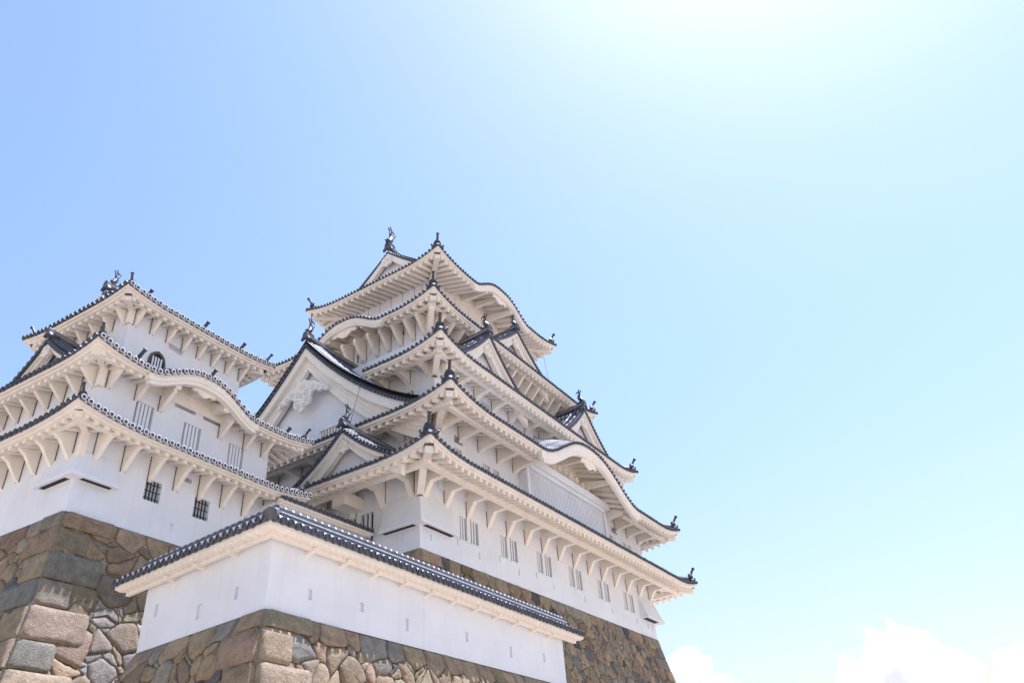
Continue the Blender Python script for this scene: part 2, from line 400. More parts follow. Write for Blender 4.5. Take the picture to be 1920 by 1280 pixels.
def gable(parent, org, IN, zc, w, depth, hb, pend=1.0, roof=True, sp=.3, finial=.8, oh=.38, verge=True, ridge=True, name="gable", ridge_len=None, big=False, zb=None, rs=.6, droop=.2, vl=.8, joint=False):
    """Gable whose face stands at org (plan point under the apex); IN points into the building.
    zc(s): height of the roof curve at lateral distance s (0 at the ridge .. w at the foot)."""
    IN = Vector((IN[0], IN[1], 0)).normalized(); LT = Vector((IN.y, -IN.x, 0)); o = Vector((org[0], org[1], 0))
    def q(l, d, z): v = o+LT*l+IN*d; return (v.x, v.y, z)
    N = max(8, int(w/.35)); ss = [w*i/N for i in range(N+1)]
    # pediment wall set back
    zb = zc(w)-1.2 if zb is None else zb; mb = MB(); prev = None
    zt = lambda s: zc(s)-.1
    for sg in (-1, 1):
        for i in range(N):
            a, b = ss[i]*sg, ss[i+1]*sg
            mb.add([q(a, .32, zb), q(b, .32, zb), q(b, .32, zt(ss[i+1])), q(a, .32, zt(ss[i]))], [(0, 1, 2, 3) if sg > 0 else (3, 2, 1, 0)])
    root = mb.build(name, M_WALL, parent)
    # bargeboards: outer and inner band
    def band(d0, d1, top, bot, nm, m=M_TRIM, lines=0, flare=0):
        bm = MB()
        for sg in (-1, 1):
            rings = []
            for s in ss:
                t = s/w; e = flare*t
                zt_, zb_ = zc(s)-top, zc(s)-bot*(1+e)
                rings.append([q(s*sg, d0, zb_), q(s*sg, d1, zb_), q(s*sg, d1, zt_), q(s*sg, d0, zt_)])
            bm.loft(rings)
        return bm.build(nm, m, root)
    band(-oh+.06, -.02, droop+.02, droop+hb*.34, "verge_board")
    bb = band(-.14, .14, droop+.05, hb, "bargeboard", flare=.25)
    if big:
        bm = MB()
        for k in (.58, .7, .82):
            for sg in (-1, 1):
                bm.tube([q(s*sg, -.15, zc(s)-hb*k*(1+.25*s/w)) for s in ss], .028, 5)
        bm.build("moulding", M_TRIM, bb)
    # pendant
    if pend:
        pm = MB(); p = pend; z0 = zc(0)-hb*(1.5 if big else .85)
        if big:
            half = [(0, .15), (.5, -.1), (.95, -.28), (1.35, -.55), (1.75, -.80), (1.98, -1.12), (1.75, -1.18), (1.5, -1.02), (1.25, -1.06), (1.02, -.84), (.78, -.86), (.62, -1.05), (.66, -1.35), (.5, -1.6), (.28, -1.68), (.12, -1.9), (0, -1.95)]
        else:
            half = [(0, .1), (.3, -.05), (.52, -.3), (.42, -.48), (.5, -.7), (.34, -.88), (.16, -.84), (0, -1.05)]
        pts = half+[(-a, b) for a, b in half[-2:0:-1]]
        yo = -.42 if big else -.3
        pm.prism([q(a*p, yo, z0+b*p) for a, b in pts], IN*.16)
        qq = lambda a, y, z: q(a, yo+y, z)
        if big:
            for sg in (-1, 1):
                for cx, cz, r in ((.42, -1.28, .16), (.34, -.82, .17), (.82, -.66, .15), (1.2, -.84, .14), (1.62, -1.02, .13), (.2, -1.6, .12)):
                    spiral(pm, qq, sg*cx*p, z0+cz*p, r*p*1.25, 1.15, sg, .6 if sg > 0 else 2.5, .017*p, 0)
            spiral(pm, qq, 0, z0-.95*p, .2*p, 1.0, 1, 0, .017*p, 0)
        else:
            for sg in (-1, 1): spiral(pm, qq, sg*.25*p, z0-.56*p, .17*p, 1.2, sg, .5, .015*p, 0)
        # six-petalled boss
        ring = [(0, .25)]
        for k in range(6):
            a = k*math.pi/3; cx, cz = .13*p*math.cos(a), .13*p*math.sin(a)+z0-.28*p*(1.2 if big else 1)
            pm.tube([qq(cx, .0, cz), qq(cx, -.07, cz)], [.065*p, .05*p], 6)
        pm.build("pendant", [M_TRIM, M_GROOVE], root)
    # roof slab with tile rolls running down the slopes
    if roof:
        rm = MB(); nd = max(2, int((depth+oh)/sp))
        for sg in (-1, 1):
            vs = []; fs = []
            for s in ss: vs += [q(s*sg, -oh, zc(s)+.02), q(s*sg, depth, zc(s)+.02)]
            for i in range(N): fs.append((2*i, 2*i+1, 2*i+3, 2*i+2))
            rm.add(vs, fs)
            for k in range(1, nd):
                d = -oh+(depth+oh)*(k+.2)/nd; rings = []
                for s in ss:
                    rings.append([q(s*sg, d-.085*math.cos(math.pi*t/4), zc(s)+.03+.09*math.sin(math.pi*t/4)) for t in range(5)])
                rm.loft(rings, closed=False)
                if joint:
                    for i in range(N):
                        if i % 2: rm.loft([[q(s*sg, d-.1*math.cos(math.pi*t/4), zc(s)+.03+.105*math.sin(math.pi*t/4)) for t in range(5)] for s in (ss[i], ss[i]+(ss[i+1]-ss[i])*.7)], closed=False, mi=1)
        rm.build("tile_slope", [M_TILE, M_JOINT], root)
    if verge:
        vm = MB()
        ln = 0; nxt = .1; pts = []
        for i in range(400):
            s = w*i/400; s2 = w*(i+1)/400; ln += math.hypot(s2-s, zc(s2)-zc(s))
            if ln >= nxt: pts.append(s2); nxt += sp*.92
        for s in pts:
            for sg in (-1, 1):
                z = zc(s)+.05; n8 = 8
                ring = lambda r, d, dz=0: [q(s*sg+r*math.cos(2*math.pi*k/n8), d, z+dz+r*math.sin(2*math.pi*k/n8)) for k in range(n8)]
                vm.loft([ring(.1, -oh-.07+vl*t_, -droop*(1-t_)**1.7+.03*t_) for t_ in (0, .25, .5, .75, 1)])
        for sg in (-1, 1):
            rings = [[q(s*sg, -oh-.03+vl*t_, zc(s)-droop*(1-t_)**1.7+.015) for t_ in (0, .25, .5, .75, 1)]+[q(s*sg, -oh+vl, zc(s)-.02), q(s*sg, -oh-.03, zc(s)-droop-.06)] for s in ss]
            vm.loft(rings)
        vm.build("verge_tile", [M_TILE, M_JOINT], root)
    if ridge:
        L = ridge_len or depth; rg = MB(); z = zc(0)
        up = lambda d: .34*rs*max(0, 1-(d+oh)/2.2)**2
        for (hw, za, zb_, mi) in ((.2, -.05, .16, 0), (.215, .16, .19, 1), (.19, .19, .3, 0), (.205, .3, .33, 1), (.18, .33, .44, 0), (.13, .44, .56, 0)):
            rings = []
            for k in range(9):
                d = -oh+(L+oh)*k/8; rings.append([q(-hw*(.4+.6*rs), d, z+up(d)+za*rs), q(hw*(.4+.6*rs), d, z+up(d)+za*rs), q(hw*(.4+.6*rs), d, z+up(d)+zb_*rs), q(-hw*(.4+.6*rs), d, z+up(d)+zb_*rs)])
            rg.loft(rings, mi=mi)
        # end tile
        rg.prism([q(a*rs*1.1, -oh-.12, z+up(-oh)+b*rs) for a, b in ((-.5, -.28), (-.42, -.05), (-.3, .1), (-.28, .46), (-.14, .64), (.14, .64), (.28, .46), (.3, .1), (.42, -.05), (.5, -.28), (0, -.1))], IN*.16)
        rg.build("ridge", [M_TILE, M_JOINT], root)
        if finial: fish(root, q(0, -oh+.32, z+up(-oh)+.52*rs+.05*finial), -IN, finial)
    return root

# ------------------------------------------------------------------ stone bases
PAL = [((.37, .295, .205), 6), ((.325, .27, .195), 7), ((.30, .275, .235), 4), ((.21, .21, .205), 2), ((.115, .115, .125), 1.2), ((.235, .175, .13), 3), ((.34, .30, .235), 3)]
FILL = [((.44, .40, .33), 3), ((.38, .34, .28), 2), ((.36, .36, .35), 1)]
def tone(rng, pal=PAL):
    t = rng.random()*sum(w for c, w in pal)
    for c, w in pal:
        t -= w
        if t <= 0: break
    k = rng.uniform(.82, 1.16); return tuple(min(1, x*k*rng.uniform(.96, 1.04)) for x in c)
def clip(poly, nx, nz, c):
    out = []; n = len(poly)
    for i in range(n):
        a, b = poly[i], poly[(i+1) % n]; da = nx*a[0]+nz*a[1]-c; db = nx*b[0]+nz*b[1]-c
        if da <= 0: out.append(a)
        if da*db < 0: t = da/(da-db); out.append((a[0]+(b[0]-a[0])*t, a[1]+(b[1]-a[1])*t))
    return out
def stone_face(mb, rng, mapf, L, H, sizes, top_course, corner0=None, corner1=None, pal=PAL, gap=.013, bulge=.035, rows=None):
    """fills the face [0,L]x[0,H] (u along, h down from the top) with separate stones in relief."""
    seeds = []
    u = 0
    while u < L:                    # level top course
        w = rng.uniform(*top_course); seeds.append((u+w/2, .27, w*.5)); u += w
    for r, tries in sizes:
        for _ in range(tries):
            x, z = rng.uniform(0, L), rng.uniform(.5, H)
            rad = r*rng.uniform(.8, 1.2)
            if all((x-a)**2+((z-b)*1.25)**2 > ((rad+c)*.83)**2 for a, b, c in seeds): seeds.append((x, z, rad))
    cells = []
    for i, (x, z, rr_) in enumerate(seeds):
        poly = [(0, 0), (L, 0), (L, H), (0, H)]
        poly = clip(poly, 1, 0, x+3); poly = clip(poly, -1, 0, -(x-3)); poly = clip(poly, 0, 1, z+3); poly = clip(poly, 0, -1, -(z-3))
        for j, (a, b, c) in enumerate(seeds):
            if j == i or abs(a-x) > 4 or abs(b-z) > 4: continue
            nx, nz = a-x, b-z; k = (a*a+b*b-c*c-x*x-z*z+rr_*rr_)/2
            poly = clip(poly, nx, nz, k)
            if len(poly) < 3: break
        if len(poly) >= 3: cells.append(poly)
    ph = rng.uniform(0, 50)
    def warp(p):
        x, z = p; k = min(1, x/.4, (L-x)/.4, z/.4, (H-z)/.4)*.085
        return (x+k*(math.sin(3.1*z+1.7*x+ph)+math.sin(5.3*z-4.1*x+2*ph)), z+k*(math.sin(3.7*x-1.1*z+ph)+math.sin(6.1*x+4.4*z+ph)))
    out = []
    for poly in cells:
        cx = sum(p[0] for p in poly)/len(poly); cz = sum(p[1] for p in poly)/len(poly)
        ext = max(math.dist(p, (cx, cz)) for p in poly)
        if ext > .26 and cz > .6 and rng.random() < .36:       # a split block next to its other half
            a = rng.uniform(0, math.pi); nx, nz = math.cos(a), math.sin(a); c = nx*cx+nz*cz+rng.uniform(-.12, .12)*ext
            out += [clip(poly, nx, nz, c), clip(poly, -nx, -nz, -c)]
        else: out.append(poly)
    for poly in out:
        if len(poly) < 3: continue
        den = []
        for i in range(len(poly)):
            a, b = poly[i], poly[(i+1) % len(poly)]; den.append(warp(a))
            if math.dist(a, b) > .5: den.append(warp(((a[0]+b[0])/2, (a[1]+b[1])/2)))
        ext = max(math.dist(a, b) for a in poly for b in poly)
        stone(mb, rng, mapf, den, tone(rng, FILL if ext < .42 and rng.random() < .75 else pal), gap, bulge)
    if rows:
        for side in (0, 1):
            cw = (corner0, corner1)[side]
            if not cw: continue
            h = 0.0; k = 0
            for hh in rows:
                wl = cw[k % 2]*rng.uniform(.9, 1.1); a, b = (0, wl) if side == 0 else (L-wl, L)
                stone(mb, rng, mapf, [(a, h), (b, h), (b, min(H, h+hh)), (a, min(H, h+hh))], tone(rng, PAL[:4]+PAL[6:7]), gap, .03, lift=.06, square=True); h += hh; k += 1
                if h >= H: break
def stone(mb, rng, mapf, poly, col, gap, bulge, lift=0, square=False):
    """one stone: outline with nicked corners, a steep arris and a nearly flat dressed face."""
    A = 0; cx = cz = 0; n = len(poly)
    for i in range(n):
        a, b = poly[i], poly[(i+1) % n]; c = a[0]*b[1]-b[0]*a[1]; A += c; cx += (a[0]+b[0])*c; cz += (a[1]+b[1])*c
    if abs(A) < .010: return
    cx /= 3*A; cz /= 3*A; size = math.sqrt(abs(A)/2)
    q = []; jit = 0 if square else .035*size
    for i in range(n):
        a, b = poly[i], poly[(i+1) % n]; l = math.dist(a, b)
        if l < .05: q.append(((a[0]+b[0])/2, (a[1]+b[1])/2)); continue
        k = min(.33, rng.uniform(.03, .14)/l); ts = [k]+[t for t in (.36, .66) if l > .4]+[1-k]
        for t in ts: q.append((a[0]+(b[0]-a[0])*t+rng.uniform(-jit, jit)*(k < t < 1-k), a[1]+(b[1]-a[1])*t+rng.uniform(-jit, jit)*(k < t < 1-k)))
    poly = q; n = len(poly)
    if n < 3: return
    tx, tz = rng.uniform(-.05, .05), rng.uniform(-.05, .05); lift += rng.uniform(-.03, .03)
    if square: tx *= .3; tz *= .3
    def ring(inset, dep, jt):
        out = []
        for (a, b) in poly:
            dx, dz = a-cx, b-cz; l = math.hypot(dx, dz) or 1e-6; k = max(.15, 1-inset/l)
            out.append((cx+dx*k, cz+dz*k, dep+dx*k*tx+dz*k*tz+rng.uniform(-jt, jt)))
        return out
    g = gap*rng.uniform(.35, 1.25); B = bulge*min(1.3, size/.5)
    j2 = .003 if square else .008
    rs = [ring(g, -.22, 0), ring(g+.004, lift-.025, .006), ring(g+.022, lift+B*.4, j2), ring(g+size*.17, lift+B*.8, j2), ring(g+size*.45, lift+B*.95, j2)]
    vs = [mapf(a, b, max(d, -.25)) for r_ in rs for a, b, d in r_]; vs.append(mapf(cx, cz, lift+B))
    fs = []; m = len(rs)-1
    for k in range(m):
        for i in range(n): j = (i+1) % n; fs.append((k*n+i, k*n+j, (k+1)*n+j, (k+1)*n+i))
    for i in range(n): fs.append((m*n+i, m*n+(i+1) % n, (m+1)*n))
    mb.add(vs, fs); mb.c += [(*col, 1)]*len(vs)
    if not hasattr(mb, 'sm'): mb.sm = []
    mb.sm += [False]*(2*n)+[True]*(len(fs)-2*n)
def batter_map(A, U, L, off, Lx0=True, Lx1=True):
    """u in [0,L] at the top edge, stretched outwards with depth where the corner is free."""
    A = Vector(A); U = Vector((U[0], U[1], 0)).normalized(); OUT = Vector((U.y, -U.x, 0))
    def mp(u, h, d):
        e = off(h); lo = -e if Lx0 else 0; hi = L+(e if Lx1 else 0)
        x = lo+(hi-lo)*u/L; v = A+U*x+OUT*(e+d); return (v.x, v.y, v.z-h)
    return mp
def backing(mb, mapf, L, H, d=-.055, n=12):
    vs = []; fs = []
    for i in range(n+1):
        for k in range(n+1): vs.append(mapf(L*i/n, H*k/n, d))
    for i in range(n):
        for k in range(n): a = i*(n+1)+k; fs.append((a, a+n+1, a+n+2, a+1))
    mb.add(vs, fs)

# =================================================================== GROUND
GZ = -14.0
g = MB(); n = 24
def gring(r): return [(10+r*math.cos(2*math.pi*k/n), 5+r*math.sin(2*math.pi*k/n), GZ) for k in range(n)]
g.loft([gring(.1), gring(60), gring(400), gring(6000)], caps=False)
ground = g.build("ground", M_GRAV); tag(ground, kind="structure")

# =================================================================== CASTLE KEEP
keep = empty("castle_keep", (0, 0, 0), 0, "tall white five-roofed castle keep with grey tiles rising behind the low wall", "castle keep")
KW, KD = 27.0, 17.57
WALLS = {1: (0, KW, 0, KD, 0, 4.6), 2: (1.45, 26.4, -.06, KD+.06, 3.4, 9.2), 3: (2.76, 24.2, 1.07, KD-1.07, 8.2, 13.9), 4: (4.47, 22.5, 2.72, KD-2.72, 12.8, 18.9), 5: (8.0, 19.0, 5.15, KD-5.15, 17.8, 24.3)}
S_H = {1: [], 2: [], 3: [], 4: [], 5: []}; W_H = {1: [], 2: [], 3: [], 4: [], 5: []}
win_S1 = []
for k in range(6):
    x = 3.25+3.77*k
    win_S1 += [(x, x+.62, 1.27, 2.5), (x+.92, x+1.64, 1.27, 2.5)]
win_S1 = [w for w in win_S1 if w[1] < 24.2]
sama = []
for k in range(12):
    x = 2.9+1.9*k
    sama.append((x, x+.17, .62 if k % 2 else .92, .97 if k % 2 else 1.27, .06, False))
S_H[1] = win_S1+[s for s in sama if not any(s[0] < w[1]+.1 and s[1] > w[0]-.1 and s[3] > w[2]-.1 for w in win_S1)]+[(.75, .9, .55, .85, .06, False), (25.6, 25.75, .6, .9, .06, False), (26.4, 26.55, .6, .9, .06, False)]
win_S2 = [(2.9, 3.55, 5.2, 6.2), (5.6, 6.25, 5.2, 6.2), (6.6, 7.2, 5.2, 6.2), (21.0, 21.6, 5.2, 6.2), (23.2, 23.75, 5.2, 6.2), (24.0, 24.6, 5.2, 6.2)]
win_S2b = [(2.9, 3.7, 6.5, 6.95, .5, False), (21.6, 22.5, 6.5, 6.95, .5, False)]
o2 = WALLS[2]
S_H[2] = [(a-o2[0], b-o2[0], *c) for a, b, *c in win_S2+win_S2b]
win_S3 = [(7.4, 8.5, 11.0, 11.45), (13.6, 14.7, 11.0, 11.45)]
S_H[3] = [(a-2.76, b-2.76, c, d, .5, False) for a, b, c, d in win_S3]
win_S4 = [(9.6, 10.6, 15.6, 16.3), (16.2, 17.0, 15.6, 16.3)]
S_H[4] = [(a-4.47, b-4.47, c, d, .5, False) for a, b, c, d in win_S4]
# west faces run from north to south: u = ymax - y
def wh(i, lst): y1 = WALLS[i][3]; return [(y1-b, y1-a, c, d, *r) for a, b, c, d, *r in lst]
win_W1 = [(2.9, 3.75, 1.05, 2.55), (4.05, 4.9, 1.05, 2.55), (1.0, 1.15, .6, .9, .06, False)]
win_W3 = [(2.6, 3.3, 9.75, 10.6)]
win_W4 = [(5.2, 5.95, 15.05, 15.3, .12), (6.5, 7.2, 15.05, 15.3, .12), (8.0, 8.75, 15.6, 16.35), (9.1, 9.85, 15.6, 16.35), (4.7, 5.5, 16.2, 16.6)]
W_H[1] = wh(1, win_W1); W_H[3] = wh(3, win_W3); W_H[4] = wh(4, win_W4)
keep_walls = {}
for i, (x0, x1, y0, y1, z0, z1) in WALLS.items():
    mb = MB()
    wall(mb, (x0, y0), (1, 0), x1-x0, z0, z1, S_H[i])
    wall(mb, (x1, y0), (0, 1), y1-y0, z0, z1)
    wall(mb, (x1, y1), (-1, 0), x1-x0, z0, z1)
    wall(mb, (x0, y1), (0, -1), y1-y0, z0, z1, W_H[i])
    keep_walls[i] = mb.build("storey_wall", [M_WALL, M_DARK], keep)
    for h in S_H[i]:
        if len(h) == 4: bars(keep_walls[i], (x0, y0), (1, 0), h, 2 if h[3]-h[2] > .6 else 0, w=.11)
    for h in W_H[i]:
        if len(h) == 4: bars(keep_walls[i], (x0, y1), (0, -1), h, 2 if h[3]-h[2] > .6 else 0, w=.13)
# pilasters / panel joints of the top storey
mb = MB()
for x in (8.9, 10.9, 12.6, 14.4, 16.1, 18.1): mb.box(x-.012, x+.012, 5.15-.01, 5.15-.003, 21.0, 23.3)
for y in (6.0, 6.7, 7.8, 8.9, 10.0, 11.1): mb.box(8.0-.01, 8.0-.003, y-.012, y+.012, 21.0, 23.3)
mb.build("panel_joint", M_SEAM, keep_walls[5])

ROOFS = {
 1: dict(r=(-2.73, 29.63, -2.77, KD+2.77), z=3.50, up=.52, ll=3.6, a=.42, b=.01, run=4.2, ov=2.75),
 2: dict(r=(-.74, 28.6, -2.57, KD+2.57), z=7.22, up=.66, ll=4.2, a=.46, b=.02, run=3.7, ov=2.35, S=dict(ov=2.5, kara=((15.3, 6.5, 2.3, 1.2),))),
 3: dict(r=(.76, 26.22, -.93, KD+.93), z=11.72, up=.66, ll=3.8, a=.5, b=.02, run=3.8, ov=2.0, W=dict(gaps=((KD+.93-12.6, KD+.93-4.75),))),
 4: dict(r=(2.67, 24.33, .925, KD-.925), z=16.82, up=.62, ll=3.6, a=.5, b=.02, run=5.4, ov=1.8, W=dict(kara=((KD-.925-8.5, 3.3, 1.15, 1.3),))),
 5: dict(r=(5.42, 21.65, 2.56, KD-2.56), z=22.78, up=.6, ll=3.6, a=.50, b=.036, run=6.22, ov=2.6, S=dict(kara=((8.1, 3.75, 1.38, 1.35),), g0=2.0, g1=2.0), N=dict(g0=2.0, g1=2.0), W=dict(run=2.35), E=dict(run=2.35)),
}
def do_roof(parent, key, spec, hipr=True, rim=(), sp=.3, fas=1.0, raf=None, bm=None, cut=None, hw=.26, so=.35, orn=1.0):
    sp_ = dict(spec); r = sp_.pop('r'); z = sp_.pop('z')
    sides = rect_sides(*r, z, sp=sp, **sp_)
    tm = MB(); fm = MB(); rf = MB(); bmh = MB()
    for q, s in sides.items():
        s.tiles(tm, rim=q in rim, joint=4 if (s.kara and q == 'S' and not rim) else 0); s.fascia(fm, fas); s.soffit(rf, -.24*fas, so)
        s.rafters(rf, -.24*fas, so, **(raf or {}))
        if bm: s.beam(bmh, s.ov-bm[0], bm[1], bm[2], bm[3], cut=(cut or {}).get(q, ()))
    for q in ('S', 'W', 'E', 'N'):
        hip_ridge(tm, sides[q], h=.42 if orn > .9 else .3, d1=min(sides['S'].run if sides['S'].g0 is None else sides['S'].g0+.1, sides['W'].run), w=hw)
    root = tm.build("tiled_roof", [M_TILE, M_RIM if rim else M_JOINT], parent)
    fm.build("eave_board", M_TRIM, root); rf.build("rafters", M_TRIM, root)
    if bm: bmh.build("eave_beam", M_TRIM, root)
    corner_tile(root, sides['S'], orn); corner_tile(root, sides['S'], orn, end=True); corner_tile(root, sides['W'], orn)
    if hipr:
        hk = {} if orn > .9 else dict(w=.22, h=.22, dz=-.27)
        hip_rafter(root, sides['S'], sides['S'].ov, **hk); hip_rafter(root, sides['S'], sides['S'].ov, end=True, **hk); hip_rafter(root, sides['W'], sides['W'].ov, **hk)
    return root, sides
def kara_front(parent, s, c, w, h, p, drop=.42, pend=.9, ribs=True):
    """moulded arched board under a curved gable with its pendant and the panel closing the arch."""
    mb = MB()
    s.sweep(mb, [(-.0, -.16), (-.0, -drop), (.26, -drop), (.26, -.16)], c-w*1.02, c+w*1.02, .22)
    s.sweep(mb, [(-.03, -drop*.55), (-.03, -drop*.62), (.1, -drop*.62), (.1, -drop*.55)], c-w, c+w, .22)
    s.sweep(mb, [(.06, -drop+.02), (.06, -drop-.16), (.3, -drop-.16), (.3, -drop+.02)], c-w*.98, c+w*.98, .22)
    o = mb.build("arched_board", M_TRIM, parent)
    pm = MB(); zc = s.z0+h-drop-.05
    half = [(0, .05), (.4, .03), (.85, -.12), (1.1, -.35), (.85, -.42), (.62, -.34), (.4, -.5), (.18, -.62), (0, -.66)]
    pts = half+[(-a, b) for a, b in half[-2:0:-1]]
    pm.prism([s.P(c+a*pend, .36, zc-.02+b*pend) for a, b in pts], -s.IN*.09)
    for sg in (-1, 1):
        for cx, cz, r in ((.3, -.34, .13), (.65, -.2, .11), (.92, -.3, .08)):
            spiral(pm, lambda a, y, z: s.P(c+a, .27+y, z), sg*cx*pend, zc-.02+cz*pend, r*pend*1.2, 1.2, sg, .5, .012, .01)
    pm.build("pendant", [M_TRIM, M_GROOVE], o)
    wm = MB(); n = 24; d = s.ov-.02; vs = []; fs = []
    for i in range(n+1):
        u = c-w+2*w*i/n; vs += [s.P(u, d, s.z0-.1), s.P(u, d, s.z0+s.kz(u)+.35*s.ov)]
    for i in range(n): fs.append((2*i, 2*i+2, 2*i+3, 2*i+1))
    wm.add(vs, fs)
    for k, t in ((0, .5), (-.45, .42), (.45, .42)):           # cross beams under the arch
        u = c+k*w; z = s.z0+s.kz(u)-.35
        wm.hexa([s.P(u-.13, .3, z-.3), s.P(u+.13, .3, z-.3), s.P(u+.13, d, z-.1), s.P(u-.13, d, z-.1), s.P(u-.13, .3, z+.02), s.P(u+.13, .3, z+.02), s.P(u+.13, d, z+.4), s.P(u-.13, d, z+.4)])
    wm.build("arch_panel", M_TRIM, o)
    return o

bm_cfg = {1: (1.5, -.02, .3, .3), 2: (1.45, .0, .28, .28), 3: (1.1, .0, .26, .26), 4: (1.0, -.02, .24, .24), 5: None}
kr = {}
for i in (1, 2, 3, 4, 5):
    cut = {}
    if i == 2: cut = {'S': ((9.3, 21.3),)}
    if i == 4: cut = {'W': ((4.9, 11.4),)}
    kr[i] = do_roof(keep, i, ROOFS[i], bm=bm_cfg[i], cut=cut, so=.35 if i < 5 else .32)
kara_front(kr[2][0], kr[2][1]['S'], 15.3, 6.5, 2.3, 1.2, .62, 1.0)
kara_front(kr[4][0], kr[4][1]['W'], KD-.925-8.5, 3.3, 1.15, 1.3, .42, 1.0)
kara_front(kr[5][0], kr[5][1]['S'], 8.1, 3.75, 1.38, 1.35, .42, .9)

# brackets under the eaves
def row(parent, src, pts, z, rz):
    first = True
    for x, y in pts:
        if src.parent is None: src.parent = parent; src.location = (x, y, z); src.rotation_euler = (0, 0, rz)
        else: inst(src, (x, y, z), rz, parent)
b1 = bracket_mesh("bracket", [(0, 2.5), (.5, 3.3), (1.35, 3.33), (1.66, 3.24), (1.66, 3.3), (1.66, 3.6), (0, 4.05)], .3)
row(kr[1][0], b1, [(.35, 0)]+[(2.1+1.9*k, 0) for k in range(13)]+[(26.75, 0)], 0, 0)
row(kr[1][0], b1, [(0, y) for y in (.45, 2.3, 4.2, 6.2)], 0, -math.pi/2)
b2 = bracket_mesh("bracket", [(0, 6.65), (.35, 6.85), (.95, 6.92), (1.55, 6.96), (1.6, 7.2), (0, 7.9)], .34)
row(kr[2][0], b2, [(1.7, -.06), (3.45, -.06), (5.3, -.06), (7.2, -.06), (8.9, -.06), (20.2, -.06), (22.4, -.06), (24.3, -.06), (26.1, -.06)], 0, 0)
row(kr[2][0], b2, [(1.45, y) for y in (.4, 2.3, 4.2, 6.1, 8.0, 9.9, 11.8)], 0, -math.pi/2)
b3 = bracket_mesh("bracket", [(0, 11.1), (.4, 11.35), (1.1, 11.46), (1.25, 11.5), (1.25, 11.7), (0, 12.3)], .34)
row(kr[3][0], b3, [(2.98+k*1.93, 1.07) for k in range(12)], 0, 0)
row(kr[3][0], b3, [(2.76, y) for y in (1.4, 3.0, 4.6)], 0, -math.pi/2)
b4 = bracket_mesh("bracket", [(0, 15.4), (.22, 15.5), (1.1, 16.5), (1.1, 16.75), (0, 17.2)], .2)
row(kr[4][0], b4, [(4.7+k*1.05, 2.72) for k in range(17)], 0, 0)
row(kr[4][0], b4, [(4.47, y) for y in (2.95, 3.9, 4.9, 5.9, 6.9, 8.0, 9.1, 10.2, 11.3, 12.4)], 0, -math.pi/2)
# corner posts carrying the hip rafters
for i, (cx, cy, z0, z1) in {1: (0, 0, 2.55, 4.3), 2: (1.45, -.06, 6.6, 7.9), 3: (2.76, 1.07, 10.9, 12.3), 4: (4.47, 2.72, 15.4, 17.2)}.items():
    mb = MB(); t = .16
    mb.box(cx-t, cx+t, cy-t, cy+t, z0, z1)
    dg = Vector((-1, -1, 0)).normalized(); n_ = Vector((1, -1, 0)).normalized()*.17
    pr = [(0, z0), (.35, z0), (1.9 if i < 3 else 1.5, z1-.85), (1.9 if i < 3 else 1.5, z1-.5), (0, z1)]
    mb.prism([(cx+dg.x*a-n_.x, cy+dg.y*a-n_.y, z) for a, z in pr], n_*2)
    mb.build("corner_strut", M_TRIM, kr[i][0])
# heavy beam ends on the west face
for y in (4.0, 6.3):
    mb = MB(); mb.box(-1.35, -.003, y-.42, y+.42, 2.75, 3.4); mb.build("beam_end", M_TRIM, keep_walls[1])

# stone-drop bays at the corners of the first storey
def drop_bay(parent, cx, cy, sx, lx, ly, z0, z1, out=.62):
    """flared box wrapping a south corner; sx = +1 for the south-west corner, -1 for south-east."""
    def ring(o, z, e=0): return [(cx+sx*(lx+e), cy, z), (cx+sx*(lx+e), cy-o, z), (cx-sx*o, cy-o, z), (cx-sx*o, cy+ly+e, z), (cx, cy+ly+e, z), (cx+sx*.05, cy+.05, z)]
    mb = MB()
    rs = [ring(.03, z1), ring(out, z0), ring(out+.06, z0-.0, .06), ring(out+.06, z0-.13, .06)]
    if sx < 0: rs = [r[::-1] for r in rs]
    mb.loft(rs, caps=False)
    # underside with two slots
    zz = z0-.13; o = out+.06
    def quad(m, x0, x1, y0, y1, z, mi): m.add([(x0, y0, z), (x1, y0, z), (x1, y1, z), (x0, y1, z)], [(0, 1, 2, 3)], mi)
    xa, xb = sorted((cx+sx*(lx+.06), cx-sx*o)); quad(mb, xa, xb, cy-o, cy, zz, 0)
    xa, xb = sorted((cx, cx-sx*o)); quad(mb, xa, xb, cy, cy+ly+.06, zz, 0)
    xa, xb = sorted((cx+sx*.18, cx+sx*(lx-.12))); quad(mb, xa, xb, cy-out*.8, cy-.03, zz-.005, 1)
    xa, xb = sorted((cx-sx*.03, cx-sx*out*.8)); quad(mb, xa, xb, cy+.18, cy+ly-.12, zz-.005, 1)
    return mb.build("stone_drop_bay", [M_WALL, M_DARK], parent)
drop_bay(keep_walls[1], 0, 0, 1, 2.5, 2.2, 1.25, 2.75, .34)
drop_bay(keep_walls[1], KW, 0, -1, 2.3, 2.2, 1.25, 2.75, .5)

